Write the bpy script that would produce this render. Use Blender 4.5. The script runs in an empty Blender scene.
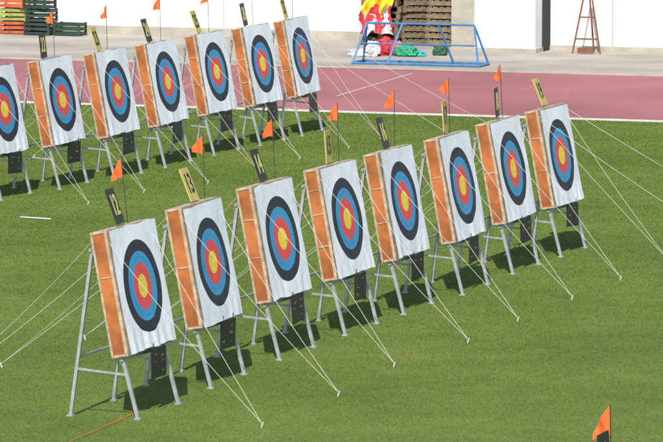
import bpy, bmesh, math, random
import numpy as np
from mathutils import Vector, Matrix, noise
random.seed(7); rng=np.random.default_rng(5)
C=bpy.context.scene.collection
# ---------------- camera model
F=4800.0; H=7.5; PITCH=math.atan(530/4800)
RT=Vector((1,0,0)); FW=Vector((0,math.cos(PITCH),-math.sin(PITCH))); UP=Vector((0,math.sin(PITCH),math.cos(PITCH)))
def gp(u,v,h=0.0):
    d=RT*((u-331.5)/F)+UP*(-(v-221)/F)+FW
    t=(h-H)/d.z
    return Vector((0,0,H))+d*t
A=math.atan2(.3265,.9452)
RV=Vector((math.sin(A),math.cos(A),0)); NV=Vector((math.cos(A),-math.sin(A),0))
def ln(u,v,h=0):
    p=gp(u,v,h); return p.dot(NV),p.dot(RV)
cam=bpy.data.cameras.new("camera"); co=bpy.data.objects.new("camera",cam); C.objects.link(co)
cam.sensor_width=36; cam.lens=F/663*36; cam.clip_end=3000; cam.clip_start=1
co.location=(0,0,H); co.rotation_euler=(math.pi/2-PITCH,0,0)
bpy.context.scene.camera=co
# ---------------- materials
def mat(name,col,rough=.7,metal=0,var=0.0,scale=8,bump=0.0,bscale=40,col2=None,coord='Object'):
    m=bpy.data.materials.new(name); m.use_nodes=True; nt=m.node_tree; b=nt.nodes["Principled BSDF"]
    b.inputs["Roughness"].default_value=rough; b.inputs["Metallic"].default_value=metal
    b.inputs["Base Color"].default_value=(*col,1)
    tc=nt.nodes.new("ShaderNodeTexCoord")
    if var or col2:
        n=nt.nodes.new("ShaderNodeTexNoise"); n.inputs["Scale"].default_value=scale; n.inputs["Detail"].default_value=6
        nt.links.new(tc.outputs[coord],n.inputs["Vector"])
        r=nt.nodes.new("ShaderNodeValToRGB"); r.color_ramp.elements[0].position=.32; r.color_ramp.elements[1].position=.68
        c2=col2 if col2 else tuple(c*(1-var) for c in col)
        r.color_ramp.elements[0].color=(*c2,1); r.color_ramp.elements[1].color=(*[min(1,c*(1+var*.5)) for c in col],1)
        nt.links.new(n.outputs["Fac"],r.inputs["Fac"]); nt.links.new(r.outputs["Color"],b.inputs["Base Color"])
    if bump:
        n2=nt.nodes.new("ShaderNodeTexNoise"); n2.inputs["Scale"].default_value=bscale; n2.inputs["Detail"].default_value=5
        nt.links.new(tc.outputs[coord],n2.inputs["Vector"])
        bp=nt.nodes.new("ShaderNodeBump"); bp.inputs["Strength"].default_value=bump; bp.inputs["Distance"].default_value=.02
        nt.links.new(n2.outputs["Fac"],bp.inputs["Height"]); nt.links.new(bp.outputs["Normal"],b.inputs["Normal"])
    return m
M_metal=mat("galvanised_steel",(.42,.44,.45),.5,.35,.25,12)
M_tan=mat("weathered_wood",(.48,.37,.26),.8,0,.38,14)
M_orange=mat("orange_foam",(.43,.135,.035),.85,0,.45,4,.15,50)
M_black=mat("black_board",(.015,.016,.014),.55,0,.3,20)
M_yellow=mat("yellow_board",(.56,.46,.12),.6,0,.25,12)
M_blackink=mat("black_lettering",(.015,.015,.015),.6)
M_yellowink=mat("yellow_lettering",(.60,.52,.14),.6)
M_rope=mat("white_rope",(.58,.56,.51),.8)
M_pole=mat("dark_rod",(.04,.04,.04),.4)
M_flag=mat("orange_fabric",(.85,.14,.025),.8,0,.12,15)
M_wallw=mat("white_painted_plaster",(.78,.78,.77),.85,0,.16,1.1,.3,8)
M_conc=mat("pale_concrete",(.39,.35,.29),.9,0,.28,.6,.3,30)
M_pillar=mat("beige_concrete",(.42,.39,.32),.9,0,.2,3,.3,30)
M_dark=mat("gap_shade",(.03,.03,.03),.9)
M_blue=mat("blue_paint",(.05,.19,.43),.45,0,.25,8)
M_palw=mat("old_pallet_wood",(.20,.15,.09),.9,0,.55,6)
M_paint=mat("white_line_paint",(.62,.60,.58),.7,0,.2,2)
M_track=mat("red_running_track",(.36,.130,.128),.9,0,.22,.3,.35,60)
def ring_mat():
    m=bpy.data.materials.new("target_face_print"); m.use_nodes=True; nt=m.node_tree; b=nt.nodes["Principled BSDF"]
    b.inputs["Roughness"].default_value=.6
    tc=nt.nodes.new("ShaderNodeTexCoord"); sp=nt.nodes.new("ShaderNodeSeparateXYZ"); cb=nt.nodes.new("ShaderNodeCombineXYZ")
    nt.links.new(tc.outputs["Object"],sp.inputs[0]); nt.links.new(sp.outputs["X"],cb.inputs["X"]); nt.links.new(sp.outputs["Z"],cb.inputs["Y"])
    ln_=nt.nodes.new("ShaderNodeVectorMath"); ln_.operation='LENGTH'; nt.links.new(cb.outputs[0],ln_.inputs[0])
    r=nt.nodes.new("ShaderNodeValToRGB"); cr=r.color_ramp; cr.interpolation='CONSTANT'
    gold=(.90,.66,.05); gl=(.45,.30,.04); red=(.78,.075,.07); blue=(.04,.31,.60); blk=(.014,.017,.030); wht=(.86,.88,.94); dk=(.10,.06,.05); db=(.03,.12,.22); gy=(.55,.57,.61)
    st=[(0,gold),(.0580,gl),(.0600,gold),(.122,red),(.1815,dk),(.1835,red),(.244,blue),(.3035,db),(.3058,blue),(.366,blk),(.4258,gy),(.4280,blk),(.488,wht),(.5477,gy),(.5492,wht),(.608,gy),(.6095,wht)]
    while len(cr.elements)>1: cr.elements.remove(cr.elements[-1])
    cr.elements[0].position=0; cr.elements[0].color=(*gold,1)
    for p,c in st[1:]:
        e=cr.elements.new(p); e.color=(*c,1)
    nt.links.new(ln_.outputs["Value"],r.inputs["Fac"])
    n=nt.nodes.new("ShaderNodeTexNoise"); n.inputs["Scale"].default_value=4; n.inputs["Detail"].default_value=4
    n.inputs["Distortion"].default_value=.8
    nt.links.new(tc.outputs["Object"],n.inputs["Vector"])
    mx=nt.nodes.new("ShaderNodeMix"); mx.data_type='RGBA'; mx.blend_type='MULTIPLY'; mx.inputs["Factor"].default_value=.12
    r2=nt.nodes.new("ShaderNodeValToRGB"); r2.color_ramp.elements[0].position=.3; r2.color_ramp.elements[0].color=(.6,.62,.66,1); r2.color_ramp.elements[1].position=.6
    nt.links.new(n.outputs["Fac"],r2.inputs["Fac"])
    nt.links.new(r.outputs["Color"],mx.inputs["A"]); nt.links.new(r2.outputs["Color"],mx.inputs["B"])
    v=nt.nodes.new("ShaderNodeTexVoronoi"); v.inputs["Scale"].default_value=24; nt.links.new(tc.outputs["Object"],v.inputs["Vector"])
    lt=nt.nodes.new("ShaderNodeMath"); lt.operation='LESS_THAN'; lt.inputs[1].default_value=.13; nt.links.new(v.outputs["Distance"],lt.inputs[0])
    l2=nt.nodes.new("ShaderNodeMath"); l2.operation='LESS_THAN'; l2.inputs[1].default_value=.26; nt.links.new(ln_.outputs["Value"],l2.inputs[0])
    mu=nt.nodes.new("ShaderNodeMath"); mu.operation='MULTIPLY'; nt.links.new(lt.outputs[0],mu.inputs[0]); nt.links.new(l2.outputs[0],mu.inputs[1])
    mx2=nt.nodes.new("ShaderNodeMix"); mx2.data_type='RGBA'; mx2.inputs["B"].default_value=(.16,.11,.07,1)
    nt.links.new(mu.outputs[0],mx2.inputs["Factor"]); nt.links.new(mx.outputs["Result"],mx2.inputs["A"])
    nt.links.new(mx2.outputs["Result"],b.inputs["Base Color"])
    bp=nt.nodes.new("ShaderNodeBump"); bp.inputs["Strength"].default_value=.4; bp.inputs["Distance"].default_value=.02
    nt.links.new(n.outputs["Fac"],bp.inputs["Height"]); nt.links.new(bp.outputs["Normal"],b.inputs["Normal"])
    return m
M_face=ring_mat()
def grass_mat(name,blade):
    m=bpy.data.materials.new(name); m.use_nodes=True; nt=m.node_tree; b=nt.nodes["Principled BSDF"]
    b.inputs["Roughness"].default_value=.8; b.inputs["Specular IOR Level"].default_value=.15
    g=nt.nodes.new("ShaderNodeNewGeometry")
    def noi(s,d):
        n=nt.nodes.new("ShaderNodeTexNoise"); n.inputs["Scale"].default_value=s; n.inputs["Detail"].default_value=d
        nt.links.new(g.outputs["Position"],n.inputs["Vector"]); return n
    n1=noi(.32,5); n2=noi(1.7,6)
    r1=nt.nodes.new("ShaderNodeValToRGB"); e=r1.color_ramp.elements
    e[0].position=.3; e[0].color=(.104,.155,.027,1); e[1].position=.7; e[1].color=(.140,.192,.040,1)
    nt.links.new(n1.outputs["Fac"],r1.inputs["Fac"])
    r2=nt.nodes.new("ShaderNodeValToRGB"); e=r2.color_ramp.elements
    e[0].position=.3; e[0].color=(.86,.89,.84,1); e[1].position=.72; e[1].color=(1.10,1.05,1.08,1)
    nt.links.new(n2.outputs["Fac"],r2.inputs["Fac"])
    mx=nt.nodes.new("ShaderNodeMix"); mx.data_type='RGBA'; mx.blend_type='MULTIPLY'; mx.inputs["Factor"].default_value=1
    nt.links.new(r1.outputs["Color"],mx.inputs["A"]); nt.links.new(r2.outputs["Color"],mx.inputs["B"])
    out=mx.outputs["Result"]
    if blade:
        r3=nt.nodes.new("ShaderNodeValToRGB"); e=r3.color_ramp.elements
        e[0].position=0; e[0].color=(.82,.86,.78,1); e[1].position=1; e[1].color=(1.3,1.2,1.3,1)
        nt.links.new(g.outputs["Random Per Island"],r3.inputs["Fac"])
        m3=nt.nodes.new("ShaderNodeMix"); m3.data_type='RGBA'; m3.blend_type='MULTIPLY'; m3.inputs["Factor"].default_value=1
        nt.links.new(out,m3.inputs["A"]); nt.links.new(r3.outputs["Color"],m3.inputs["B"]); out=m3.outputs["Result"]
    else:
        n3=noi(60,4); bp=nt.nodes.new("ShaderNodeBump"); bp.inputs["Strength"].default_value=.35; bp.inputs["Distance"].default_value=.02
        nt.links.new(n3.outputs["Fac"],bp.inputs["Height"]); nt.links.new(bp.outputs["Normal"],b.inputs["Normal"])
    nt.links.new(out,b.inputs["Base Color"])
    return m
M_gr=grass_mat("lawn_soil_and_grass",False); M_bl=grass_mat("grass_blades",True)
# ---------------- mesh builder
class MB:
    def __init__(s): s.v=[];s.f=[];s.m=[]
    def add(s,vs,fs,mi=0):
        o=len(s.v); s.v+= [tuple(v) for v in vs]; s.f+=[tuple(i+o for i in f) for f in fs]; s.m+=[mi]*len(fs)
    def box(s,c,d,mi=0,R=None):
        x,y,z=[k/2 for k in d]; c=Vector(c)
        vs=[Vector(p) for p in ((-x,-y,-z),(x,-y,-z),(x,y,-z),(-x,y,-z),(-x,-y,z),(x,-y,z),(x,y,z),(-x,y,z))]
        if R is not None: vs=[R@p for p in vs]
        s.add([p+c for p in vs],[(0,3,2,1),(4,5,6,7),(0,1,5,4),(1,2,6,5),(2,3,7,6),(3,0,4,7)],mi)
    def bar(s,p0,p1,w,mi=0,n=4,w2=None):
        p0=Vector(p0);p1=Vector(p1);d=(p1-p0).normalized()
        a=d.cross(Vector((0,0,1)) if abs(d.z)<.95 else Vector((1,0,0))).normalized(); b=d.cross(a)
        vs=[]; 
        for p,ww in ((p0,w),(p1,w2 or w)):
            for i in range(n):
                t=2*math.pi*(i+.5)/n; rr=ww/2*(1.414 if n==4 else 1)
                vs.append(p+a*math.cos(t)*rr+b*math.sin(t)*rr)
        fs=[(i,(i+1)%n,n+(i+1)%n,n+i) for i in range(n)]+[tuple(range(n-1,-1,-1)),tuple(range(n,2*n))]
        s.add(vs,fs,mi)
    def path(s,pts,w,mi=0,n=5):
        for a,b in zip(pts[:-1],pts[1:]): s.bar(a,b,w,mi,n)
    def mesh(s,name,mats):
        me=bpy.data.meshes.new(name); me.from_pydata(s.v,[],s.f); me.update()
        for m in mats: me.materials.append(m)
        me.polygons.foreach_set("material_index",s.m)
        return me
def ob(name,me,parent=None,loc=(0,0,0),rot=(0,0,0),**kw):
    o=bpy.data.objects.new(name,me); C.objects.link(o); o.location=loc; o.rotation_euler=rot
    if parent: o.parent=parent
    for k,v in kw.items(): o[k]=v
    return o
def text_mesh(body,size):
    cu=bpy.data.curves.new("t",'FONT'); cu.body=body; cu.size=size; cu.extrude=.002; cu.offset=.004
    cu.align_x='CENTER'; cu.align_y='CENTER'
    o=bpy.data.objects.new("t",cu); C.objects.link(o); dg=bpy.context.evaluated_depsgraph_get()
    me=bpy.data.meshes.new_from_object(o.evaluated_get(dg)); 
    vs=[v.co.copy() for v in me.vertices]; fs=[tuple(p.vertices) for p in me.polygons]
    bpy.data.objects.remove(o); bpy.data.curves.remove(cu); bpy.data.meshes.remove(me)
    return vs,fs
# ---------------- ground bands in the lane frame
ROT=(0,0,-A)
rg=ln(663,122)[1]; rt=ln(663,77)[1]; rw=ln(330,40)[1]
def sheet(name,n0,n1,r0,r1,z,m,**kw):
    b=MB(); b.add([(n0,r0,z),(n1,r0,z),(n1,r1,z),(n0,r1,z)],[(0,1,2,3)])
    return ob(name,b.mesh(name,[m]),None,(0,0,0),ROT,**kw)
sheet("ground",-1500,1500,-1500,1500,0,M_gr,kind="structure",label="mown green sports field lawn",category="grass field")
sheet("running_track",-120,120,rg,rt,.012,M_track,kind="structure",label="faded red rubber running track",category="running track")
sheet("pavement",-120,120,rt+.09,rw+14,.016,M_conc,kind="structure",label="pale concrete apron beside the track",category="pavement")
b=MB(); b.box((0,rt+.045,.012),(240,.09,.05)); ob("kerb",b.mesh("kerb",[M_pillar]),None,(0,0,0),ROT,kind="structure",label="pale kerb between track and concrete",category="kerb")
b=MB(); b.box((0,rg-.03,.015),(240,.04,.035)); ob("track_kerb",b.mesh("track_kerb",[M_paint]),None,(0,0,0),ROT,kind="structure",label="low white rail at the inner track edge",category="kerb")
p0=gp(336,97);p1=gp(412,74)
d=(p1-p0).normalized(); s_=Vector((d.y,-d.x,0))*.018
b=MB(); b.add([p0-s_+Vector((0,0,.017)),p0+s_+Vector((0,0,.017)),p1+s_+Vector((0,0,.017)),p1-s_+Vector((0,0,.017))],[(0,1,2,3)])
ob("track_marking",b.mesh("track_marking",[M_paint]),kind="structure",label="thin white painted line across the track",category="track marking")
def blades():
    N=1400000
    y=np.sqrt(rng.uniform(40**2,90**2,N)); x=rng.uniform(-1,1,N)*(y*.0735+1.2)
    keep=(x*RV.x+y*RV.y)<rg-.08
    x=x[keep];y=y[keep];n=len(x)
    h=rng.uniform(.006,.017,n); w=rng.uniform(.003,.006,n)*(y/60)
    a=rng.uniform(0,np.pi,n); lx=rng.normal(0,.010,n); ly=rng.normal(0.004,.010,n)
    co_=np.zeros((n,3,3)); dx=np.cos(a)*w; dy=np.sin(a)*w
    co_[:,0,0]=x-dx;co_[:,0,1]=y-dy; co_[:,1,0]=x+dx;co_[:,1,1]=y+dy; co_[:,2,0]=x+lx;co_[:,2,1]=y+ly;co_[:,2,2]=h
    me=bpy.data.meshes.new("grass"); me.vertices.add(3*n); me.vertices.foreach_set("co",co_.ravel())
    me.loops.add(3*n); me.loops.foreach_set("vertex_index",np.arange(3*n,dtype=np.int32))
    me.polygons.add(n); me.polygons.foreach_set("loop_start",np.arange(0,3*n,3,dtype=np.int32))
    try: me.polygons.foreach_set("loop_total",np.full(n,3,dtype=np.int32))
    except Exception: pass
    me.update(calc_edges=True); me.materials.append(M_bl)
    ob("grass",me,kind="stuff",label="short mown grass blades covering the field",category="grass")
blades()
# ---------------- archery target
TILT=math.radians(10.5); CZ=1.30; W=1.26; HH=1.32; T=.19
RX=Matrix.Rotation(-TILT,3,'X')
def bp(x,y,z): return RX@Vector((x,y,z))+Vector((0,0,CZ))
def butt_mesh(seed):
    rs=random.Random(seed); b=MB()
    b.box((0,0,0),(W-.012,T-.04,HH-.05),1)
    b.box((0,-T/2+.017,0),(W,.034,HH),0); b.box((0,T/2-.012,0),(W,.024,HH),0)
    b.box((0,0,HH/2-.0125),(W,T-.06,.025),0); b.box((0,0,-HH/2+.0125),(W,T-.06,.025),0)
    zs=[(-.22,.24),(.05,),(-.3,.1,.4),(.2,),(-.12,.3)][seed]
    for zz in zs:
        zz+=rs.uniform(-.05,.05)
        for sx in (-1,1): b.box((sx*(W/2-.006),0.003,zz),(.0135,T-.064,rs.uniform(.006,.016)),0,Matrix.Rotation(rs.uniform(-.05,.05),3,'X'))
    b.box((-.3,T/2+.014,0),(.07,.026,HH-.06),0); b.box((.3,T/2+.014,0),(.07,.026,HH-.06),0)
    return b.mesh("target_butt",[M_tan,M_orange])
BUTTS=[butt_mesh(s) for s in range(5)]
def leg_mesh(p0,p1):
    b=MB(); b.bar(p0,p1,.034); b.box((p0[0],p0[1],.008),(.07,.07,.016)); return b.mesh("leg",[M_metal])
LEGS=[]
for sx in (-1,1):
    LEGS.append(leg_mesh((sx*.56,-.29,0),(sx*.56,-.115,.66)))
    LEGS.append(leg_mesh((sx*.58,.46,0),(sx*.5,.235,1.76)))
BR=[]
for sx in (-1,1):
    b=MB(); b.bar((sx*.562,-.17,.46),(sx*.562,.38,.50),.022); BR.append(b.mesh("side_brace",[M_metal]))
b=MB(); b.bar((-.6,-.12,.625),(.6,-.12,.625),.04); RAIL=b.mesh("support_rail",[M_metal])
b=MB(); b.bar((-.54,.38,.62),(.54,.38,.62),.024); RAIL2=b.mesh("cross_bar",[M_metal])
b=MB(); b.bar((-.54,.25,1.74),(.54,.25,1.74),.03); RAIL3=b.mesh("cross_bar",[M_metal])
M_och=mat("ochre_marks",(.20,.17,.06),.7)
def panel_mesh(seed):
    rs=random.Random(seed); b=MB(); b.box((0,0,-.155),(.44,.014,.31),0)
    for gx in (-.11,.09):
        for gz in (-.07,-.15,-.24):
            if rs.random()<.8: b.box((gx+rs.uniform(-.03,.03),-.0085,gz+rs.uniform(-.015,.015)),(rs.uniform(.03,.08),.003,rs.uniform(.010,.03)),1)
    b.bar((-.15,0,0),(-.15,0,.06),.008);b.bar((.15,0,0),(.15,0,.06),.008)
    return b.mesh("score_panel",[M_black,M_och])
PAN=[panel_mesh(s) for s in range(4)]
def num_mesh(num,yel):
    b=MB(); b.box((0,0,.205),(.26,.012,.38),0); b.box((0,.014,.1),(.03,.014,.3),2)
    if num:
        vs,fs=text_mesh(num,.25)
        b.add([(v.x*.8,-.0075-v.z,.205+v.y*1.25) for v in vs],fs,1)
    return b.mesh("number_board",[M_yellow if yel else M_black, M_blackink if yel else M_yellowink, M_tan])
b=MB(); b.bar((0,0,-.05),(0,0,.72),.009,0,6); ME_pole=b.mesh("flag_pole",[M_pole])
def pennant(seed):
    b=MB(); n=8; vs=[]
    dr=(.155,.19,.12,.17)[int(seed)%4]
    for i in range(n+1):
        t=i/n
        for j in range(5):
            s=j/4; h=.205*(1-t*.88)
            vs.append((.026*math.sin(t*8+seed+s*2)*t**.5, .005+.12*t, .715-dr*t**1.2 - s*h - .03*t*s))
    fs=[(i*5+j,i*5+j+1,i*5+j+6,i*5+j+5) for i in range(n) for j in range(4)]
    b.add(vs,fs); me=b.mesh("pennant",[M_flag])
    for p in me.polygons:p.use_smooth=True
    return me
PEN=[pennant(s) for s in (0,1.4,2.3,3.1)]
def face_mesh(seed):
    n=36; vs=[]
    for j in range(n+1):
        for i in range(n+1):
            x=(i/n-.5)*1.25; z=(j/n-.5)*1.30
            lo=max(0,-z-.1)/.55
            d=noise.noise(Vector((x*2.0+seed*7,z*1.6,seed)))*.012+noise.noise(Vector((x*7+seed*3,z*3+x*3,seed)))*(.003+.006*lo)
            sag=max(0,(-z-.35))*.10*noise.noise(Vector((x*5,seed*3,9)))
            xo=x+noise.noise(Vector((z*3,seed*5,1)))*.010*(abs(x)/.6); zo=z+noise.noise(Vector((x*4,seed*9,4)))*.016*(abs(z)/.6)
            vs.append((xo,-T/2-.024+d-abs(sag),zo))
    fs=[(j*(n+1)+i,j*(n+1)+i+1,(j+1)*(n+1)+i+1,(j+1)*(n+1)+i) for j in range(n) for i in range(n)]
    b=MB(); b.add(vs,fs); me=b.mesh("target_face",[M_face])
    for p in me.polygons:p.use_smooth=True
    return me
b=MB(); b.bar((0,0,-.05),(0,0,.06),.018,0,6); ME_peg=b.mesh("tent_peg",[M_rope])
def rope(p0,p1,sag,w=.0052):
    b=MB(); p0=Vector(p0);p1=Vector(p1); n=8
    pts=[p0.lerp(p1,i/n)-Vector((0,0,sag*4*(i/n)*(1-i/n))) for i in range(n+1)]
    b.path(pts,w,0,5); return b.mesh("guy_rope",[M_rope])
def target(pos,seed,num,yel,flag=True,tilt=18,yaw=0,px=-.15,fx=.1,lean=0,extra=False,group="two rows of archery targets on the field",ptop=0.02):
    rs=random.Random(seed)
    e=ob("archery_target",None,None,pos,(0,0,math.pi/2-A+math.radians(rs.uniform(-1.5,1.5))))
    e.empty_display_size=.3
    e["category"]="archery target"; e["group"]=group
    pl=("yellow" if yel else "black")
    e["label"]=f"round archery target on metal stand, {pl} number board"+(f" {num}" if num else "")+(", orange pennant" if flag else "")
    ob("target_butt",BUTTS[(seed*3)%5],e,(0,0,CZ),(-TILT,0,0))
    ob("target_face",face_mesh(seed),e,(rs.uniform(-.008,.008),0,CZ+rs.uniform(-.012,.008)),(-TILT,rs.uniform(-.014,.014),0))
    for m in LEGS: ob("leg",m,e)
    for m in BR: ob("side_brace",m,e)
    ob("support_rail",RAIL,e); ob("cross_bar",RAIL2,e); ob("cross_bar",RAIL3,e)
    ob("score_panel",PAN[seed%4],e,(rs.uniform(.10,.18),-.235,.66),(rs.uniform(-.06,.04),rs.uniform(-.05,.05),rs.uniform(-.08,.08)))
    ob("number_board",num_mesh(num,yel),e,bp(px,.0,HH/2-.02+ptop),(-math.radians(tilt),0,math.radians(yaw)))
    if flag:
        q=ob("flag_pole",ME_pole,e,bp(fx,.02,HH/2-.02),(-.03-lean+rs.uniform(-.03,.02),rs.uniform(-.03,.03),0)); ob("pennant",PEN[seed%4],q,(0,0,0),(0,0,rs.uniform(-.6,.5)))
    pf=(-.62+rs.uniform(-.1,.1),-1.75+rs.uniform(-.12,.12),0); pr=(.3+rs.uniform(-.15,.15),2.4+rs.uniform(-.15,.15),0)
    cn=bp(-.61,-.02,HH/2-.01); cf=bp(.61,-.02,HH/2-.01)
    hk=Vector((0,0,.05))
    ob("guy_rope",rope(cn,Vector(pf)+hk,rs.uniform(.01,.06)),e); ob("guy_rope",rope(cf,Vector(pf)+hk,rs.uniform(.01,.06)),e)
    ob("guy_rope",rope(cn,Vector(pr)+hk,rs.uniform(.01,.08)),e); ob("guy_rope",rope(cf,Vector(pr)+hk,rs.uniform(.01,.08)),e)
    ob("tent_peg",ME_peg,e,pf,(.3,0,0)); ob("tent_peg",ME_peg,e,pr,(-.3,0,0))
    if extra:
        for k in ((.5,-3.6,0),(-1.0,-3.2,0)):
            ob("guy_rope",rope(cf if k[0]>0 else cn,Vector(k)+hk,.05),e); ob("tent_peg",ME_peg,e,k,(.3,0,0))
    return e
def tp(u,v):
    p=gp(u,v,CZ); p=p-NV*.12; return (p.x,p.y,0)
front=[(143,288,"12",0,dict(px=.0,tilt=20,yaw=5,fx=.22,lean=.04,ptop=.03)),(213,263,"13",1,dict(px=.12,tilt=22,yaw=0,fx=.46)),(283,240,"14",0,dict(px=.05,tilt=20,yaw=3,fx=.44)),
(348,220,"15",1,dict(px=.02,tilt=4,yaw=6,fx=.4,ptop=.03)),(405,203,"16",0,dict(px=.04,tilt=16,yaw=3,fx=.38)),(463,187,"17",1,dict(px=.06,tilt=4,yaw=5,fx=.28,ptop=.05)),
(514,170,"18",0,dict(px=.06,tilt=4,yaw=9,fx=.32,ptop=.04)),(562,156,"19",1,dict(px=.02,tilt=22,yaw=2,flag=False,extra=True,ptop=.04))]
back=[(5,110,"21",1,dict(tilt=15)),(63,101,"22",0,dict(tilt=6,yaw=3,fx=.3)),(118,93,"23",1,dict(tilt=18,yaw=4,fx=.2)),(168,83,"24",0,dict(tilt=18,yaw=4,fx=.35)),(217,73,"25",1,dict(tilt=20,fx=.3,yaw=4)),(263,65,"26",0,dict(tilt=12,fx=.2,yaw=7)),(303,57,"27",1,dict(tilt=16,fx=.2,yaw=4,extra=True))]
k=0
for (u,v,n,y,kw) in front+back:
    k+=1; target(tp(u,v),k,n,bool(y),**kw)
top=gp(610,404,2.65)
q=bp(.1,.02,HH/2-.02)
R3=Matrix.Rotation(math.pi/2-A,3,'Z'); off=R3@Vector((q.x,q.y+.02,0))
target((top.x-off.x,top.y-off.y,0),33,"5",False,fx=.1,px=-.05,tilt=3,ptop=.15)
# ---------------- background walls
nP0=ln(475,52)[0]; rP=ln(508,53)[1]; nP1=ln(542,52)[0]
npil0=ln(450,49)[0]; rpil=ln(462,49)[1]
b=MB(); x0=-60; x1=npil0
b.box(((x0+x1)/2,rw+.15,1.7),(x1-x0,.3,3.4),0); b.box(((x0+x1)/2,rw-.03,.1),(x1-x0,.06,.2),1)
for i in range(12): 
    xx=x1-1.6-i*4.1; b.box((xx,rw-.0015,1.7),(.02,.003,3.0),1)
ob("boundary_wall",b.mesh("boundary_wall",[M_wallw,M_pillar]),None,(0,0,0),ROT,label="long white plastered wall behind the track",category="wall")
b=MB(); b.box(((npil0+nP0)/2,rpil+.3,1.7),(nP0-npil0-.004,.6,3.4),0); ob("concrete_pillar",b.mesh("concrete_pillar",[M_pillar]),None,(0,0,0),ROT,label="beige concrete pillar beside the white wall",category="pillar")
b=MB(); b.box(((nP0+nP1)/2,rP+.25,1.7),(nP1-nP0,.5,3.4),0); b.box(((nP0+nP1)/2-.0,rP+.24,.05),(nP1-nP0+.05,.52,.1),1)
ob("wall_pier",b.mesh("wall_pier",[M_wallw,M_pillar]),None,(0,0,0),ROT,label="thick white wall pier standing forward on concrete",category="wall")
rr=rP+.95
b=MB(); b.box((nP1-.2,rP+.8,1.7),(.5,.58,3.4),2)  # solid dark box beside the pier, its colour stands in for the gap's shade
b.box((nP1+30.0,rr+.15,1.7),(60,.3,3.4),0); b.box((nP1+30.0,rr-.03,.06),(60,.06,.12),1)
for xx in (1.4,3.2,5.4): b.box((nP1+xx,rr-.002,1.7),(.025,.004,3.2),1)
ob("recessed_wall",b.mesh("recessed_wall",[M_wallw,M_pillar,M_dark]),None,(0,0,0),ROT,label="white wall set back behind a gap with shade set in as a dark box",category="wall")
def blue_rack():
    n0,r0=ln(352,65); n1,r1=ln(480,68)
    L=n1-n0; b=MB(); w=.045
    tz=.82; d=.35
    b.bar((.2,0,tz),(L-.2,0,tz),w,0,8)
    for s in (-1,1): b.bar((0,s*d,.03),(L,s*d,.03),w,0,8)
    for x,xt in ((0,.2),(L,L-.2)):
        for s in (-1,1): b.bar((x,s*d,.0),(xt,0,tz),w,0,8)
        b.bar((x,-d,.03),(x,d,.03),w,0,8)
    b.bar((.75,-d,.03),(.95,0,tz),w,0,8); b.bar((L-.75,d,.03),(L-.95,0,tz),w,0,8)
    b.bar((.1,-.17,.42),(L-.1,-.17,.42),w*.7,0,8)
    p=NV*n0+RV*(min(r0,r1)+.35)
    ob("steel_barrier",b.mesh("steel_barrier",[M_blue]),None,(p.x,p.y,.016),ROT,label="blue tubular steel trestle frame on the concrete",category="barrier")
blue_rack()
def pallet_mesh():
    b=MB()
    for i in range(3): b.box((0,-.36+.36*i,.07),(1.2,.09,.09))
    for i in range(9): b.box((-.55+.1375*i,0,.127),(.1,.8,.02))
    for i in range(3): b.box((-.55+.55*i,0,.0125),(.1,.8,.02))
    return b.mesh("pallet",[M_palw])
PM=pallet_mesh()
for (u,nn,ro,dd) in ((423,11,0,-.72),(371,11,math.pi/2,-.72)):
    n,r=ln(u,48); p=NV*n+RV*(rw+dd)
    for i in range(nn):
        ob("pallet",PM,None,(p.x+random.uniform(-.05,.05),p.y+random.uniform(-.03,.03),.018+.139*i),(0,0,-A+ro+random.uniform(-.06,.06)),label="weathered wooden pallet in a stack against the wall",category="pallet",group="stacked wooden pallets")
def bag_mesh(name,sx,sy,sz,seed,m):
    bm=bmesh.new(); bmesh.ops.create_icosphere(bm,subdivisions=5,radius=1)
    for v in bm.verts:
        c=v.co.copy(); pw=lambda t: math.copysign(abs(t)**.7,t)
        fold=abs(noise.noise(c*3.2+Vector((0,0,seed))))
        q=Vector((pw(c.x)*sx,pw(c.y)*sy,pw(c.z)*sz)); q*=1+.35*noise.noise(c*1.7+Vector((seed,0,0)))-.35*fold+.06*noise.noise(c*9)
        q.z=max(q.z,-sz*.8)+sz*.8; v.co=q
    me=bpy.data.meshes.new(name); bm.to_mesh(me); bm.free(); me.materials.append(m)
    for p in me.polygons:p.use_smooth=True
    return me
def put(name,me,u,v,z=.018,label="",category="",group=None):
    p=gp(u,v); o=ob(name,me,None,(p.x,p.y,z),(0,0,-A+random.uniform(-.3,.3)),label=label,category=category)
    if group:o["group"]=group
red=mat("red_fabric",(.55,.035,.045),.7,0,.3,6); yel=mat("yellow_fabric",(.80,.58,.03),.7,0,.2,6); pk=mat("pink_fabric",(.65,.25,.28),.7,0,.3,6)
whi=mat("white_fabric",(.62,.62,.63),.7,0,.3,6); grn=mat("green_fabric",(.03,.34,.18),.6,0,.3,6)
B_=lambda *a:bag_mesh("bag",*a)
put("bag",B_(.19,.14,.20,1,red),386,56,label="slumped red fabric bag by the wooden pallets",category="bag")
put("bag",B_(.14,.12,.18,2,whi),373,57,label="upright white fabric bag by the wooden pallets",category="bag")
put("bag",B_(.12,.10,.14,8,pk),397,54,label="small pink fabric bag by the wooden pallets",category="bag")
put("bag",B_(.26,.13,.08,3,whi),358,57,label="flat white cloth sack lying on the concrete",category="bag")
put("bag",B_(.24,.14,.12,4,grn),406,57,label="small green bag under the blue barrier",category="bag")
put("bag",B_(.10,.1,.06,6,mat("cyan_fabric",(.05,.4,.5),.6)),421,57,label="small turquoise bag on the concrete",category="bag")
put("bag",B_(.15,.12,.12,9,mat("dark_green_fabric",(.03,.10,.05),.7)),440,56,label="small dark green bag beside the pillar",category="bag")
n,r=ln(380,46); p=NV*n+RV*(rw-1.42)
b=MB(); g=36; vs=[]
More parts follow.
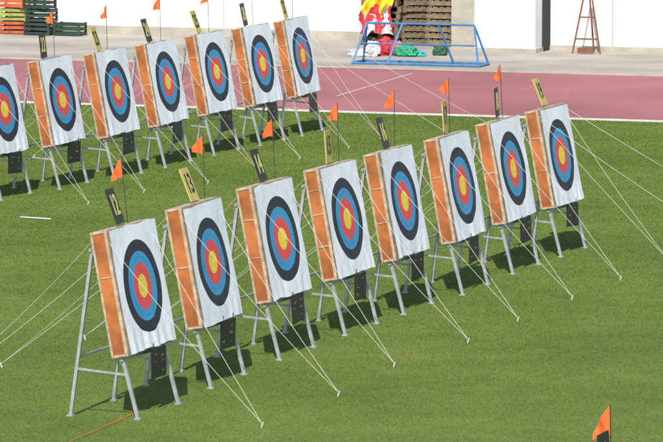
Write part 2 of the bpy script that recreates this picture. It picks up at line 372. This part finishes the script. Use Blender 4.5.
for j in range(g+1):
    for i in range(g+1):
        t=j/g; s=i/g-.5
        x=s*(.58+.16*t+.18*noise.noise(Vector((t*4,1,5))))+.10*noise.noise(Vector((t*2.5,7,1)))
        fold=.06*math.sin(s*20+4*noise.noise(Vector((s*3,t*2,8)))+t*4)
        hem=.22*noise.noise(Vector((s*5,2,1)))
        vs.append((x,fold*(.5+t*.8)-.14*t+.14*noise.noise(Vector((s*4,t*4,0))),1.25-(.98+hem)*t+.05*noise.noise(Vector((s*7,t*3,4)))))
b.add(vs,[(j*(g+1)+i,j*(g+1)+i+1,(j+1)*(g+1)+i+1,(j+1)*(g+1)+i) for j in range(g) for i in range(g)],0)
def cm(i,j):
    k_=noise.noise(Vector((i*.12,j*.05,3)))+.4*noise.noise(Vector((i*.3,j*.3,9)))
    if j<16+8*k_+5*math.sin(i*.3): return 0
    return 1 if k_>-.12 else 2
b.m=[cm(i%g,i//g) for i in range(g*g)]
me=b.mesh("draped_cloth",[yel,red,whi])
for q_ in me.polygons:q_.use_smooth=True
ob("draped_cloth",me,None,(p.x,p.y,.016),ROT,label="yellow, red and white cloth draped over pallets",category="cloth")
def easel():
    n,r=ln(592,47); p=NV*(n+.45)+RV*(rr-.75); w=.03; b=MB()
    b.bar((-.3,0,0),(-.02,.12,1.55),w);b.bar((.3,0,0),(.02,.12,1.55),w);b.bar((.02,.5,0),(0,.14,1.5),w)
    b.bar((-.24,-.0,.3),(.24,-.0,.3),.035);b.bar((-.17,.05,.75),(.17,.05,.75),.03)
    b.box((0,-.03,.07),(.34,.12,.1))
    ob("easel",b.mesh("easel",[mat("rusty_brown_wood",(.20,.09,.05),.8,0,.3,10)]),None,(p.x,p.y,.018),ROT,label="thin brown wooden easel standing by the wall",category="easel")
easel()
def crate(m,name="plastic_crate"):
    b=MB(); L,D,Hh=.6,.4,.28
    for s in (-1,1):
        for z in (.04,.14,.24): b.box((0,s*D/2,z),(L,.02,.055)); b.box((s*L/2,0,z),(.02,D-.022,.055))
        for x in (-1,1): b.box((x*(L/2-.012),s*(D/2-.012),Hh/2),(.045,.045,Hh))
    b.box((0,0,.02),(L-.03,D-.03,.02)); return b.mesh(name,[m])
oc=mat("orange_plastic",(.52,.11,.035),.6,0,.4,5); gc=mat("dark_green_plastic",(.02,.05,.035),.6,0,.4,5); yc=mat("lime_plastic",(.32,.36,.06),.6,0,.4,5)
CR={id(m):crate(m) for m in (oc,gc,yc)}
def putc(u,dr,z,m,lab,ro=.12):
    n,r=ln(u,36); p=NV*n+RV*(rw-dr); ob("plastic_crate",CR[id(m)],None,(p.x,p.y,z),(0,0,-A+random.uniform(-ro,ro)),label=lab,category="crate",group="crates stacked by the wall")
putc(4,.55,.02,oc,"orange plastic crate stacked by the wall"); putc(5,.53,.305,yc,"lime green plastic crate stacked by the wall"); putc(3,.56,.59,oc,"orange plastic crate stacked by the wall")
putc(37,.75,.02,gc,"dark green plastic crate on the concrete",.25); putc(38,.73,.305,gc,"dark green plastic crate on top of another",.3); putc(36,.74,.59,gc,"dark green plastic crate on top of another",.3); putc(70,.7,.02,gc,"dark green plastic crate on the concrete",.4)
b=MB(); a0=gp(60,448);a1=gp(137,414); pts=[a0.lerp(a1,i/14)+Vector((.008*math.sin(i*1.3),0,.022)) for i in range(15)]
b.path(pts,.008,0,5); ob("cord",b.mesh("cord",[M_flag]),label="thin orange cord lying on the grass",category="cord")
b=MB(); b.bar(gp(20,219)+Vector((0,0,.03)),gp(51,221)+Vector((0,0,.03)),.020,0,6); ob("stick",b.mesh("stick",[M_paint]),label="short white stick lying on the grass",category="stick")
# ---------------- light
el=math.radians(46); az=Vector((.15,1,0)).normalized()
d=Vector((az.x*math.cos(el),az.y*math.cos(el),-math.sin(el)))
L=bpy.data.lights.new("sun",'SUN'); L.energy=5.0; L.angle=math.radians(.5); L.color=(1,.96,.89)
lo=bpy.data.objects.new("sun",L); C.objects.link(lo); lo.rotation_euler=d.to_track_quat('-Z','Y').to_euler()
w=bpy.data.worlds.new("World"); bpy.context.scene.world=w; w.use_nodes=True; nt=w.node_tree
sk=nt.nodes.new("ShaderNodeTexSky"); sk.sky_type='NISHITA'; sk.sun_disc=False; sk.sun_elevation=el; sk.sun_rotation=math.radians(188.5)
nt.links.new(sk.outputs["Color"],nt.nodes["Background"].inputs["Color"]); nt.nodes["Background"].inputs["Strength"].default_value=.15
vs_=bpy.context.scene.view_settings; vs_.view_transform='Standard'; vs_.look='None'; vs_.exposure=0
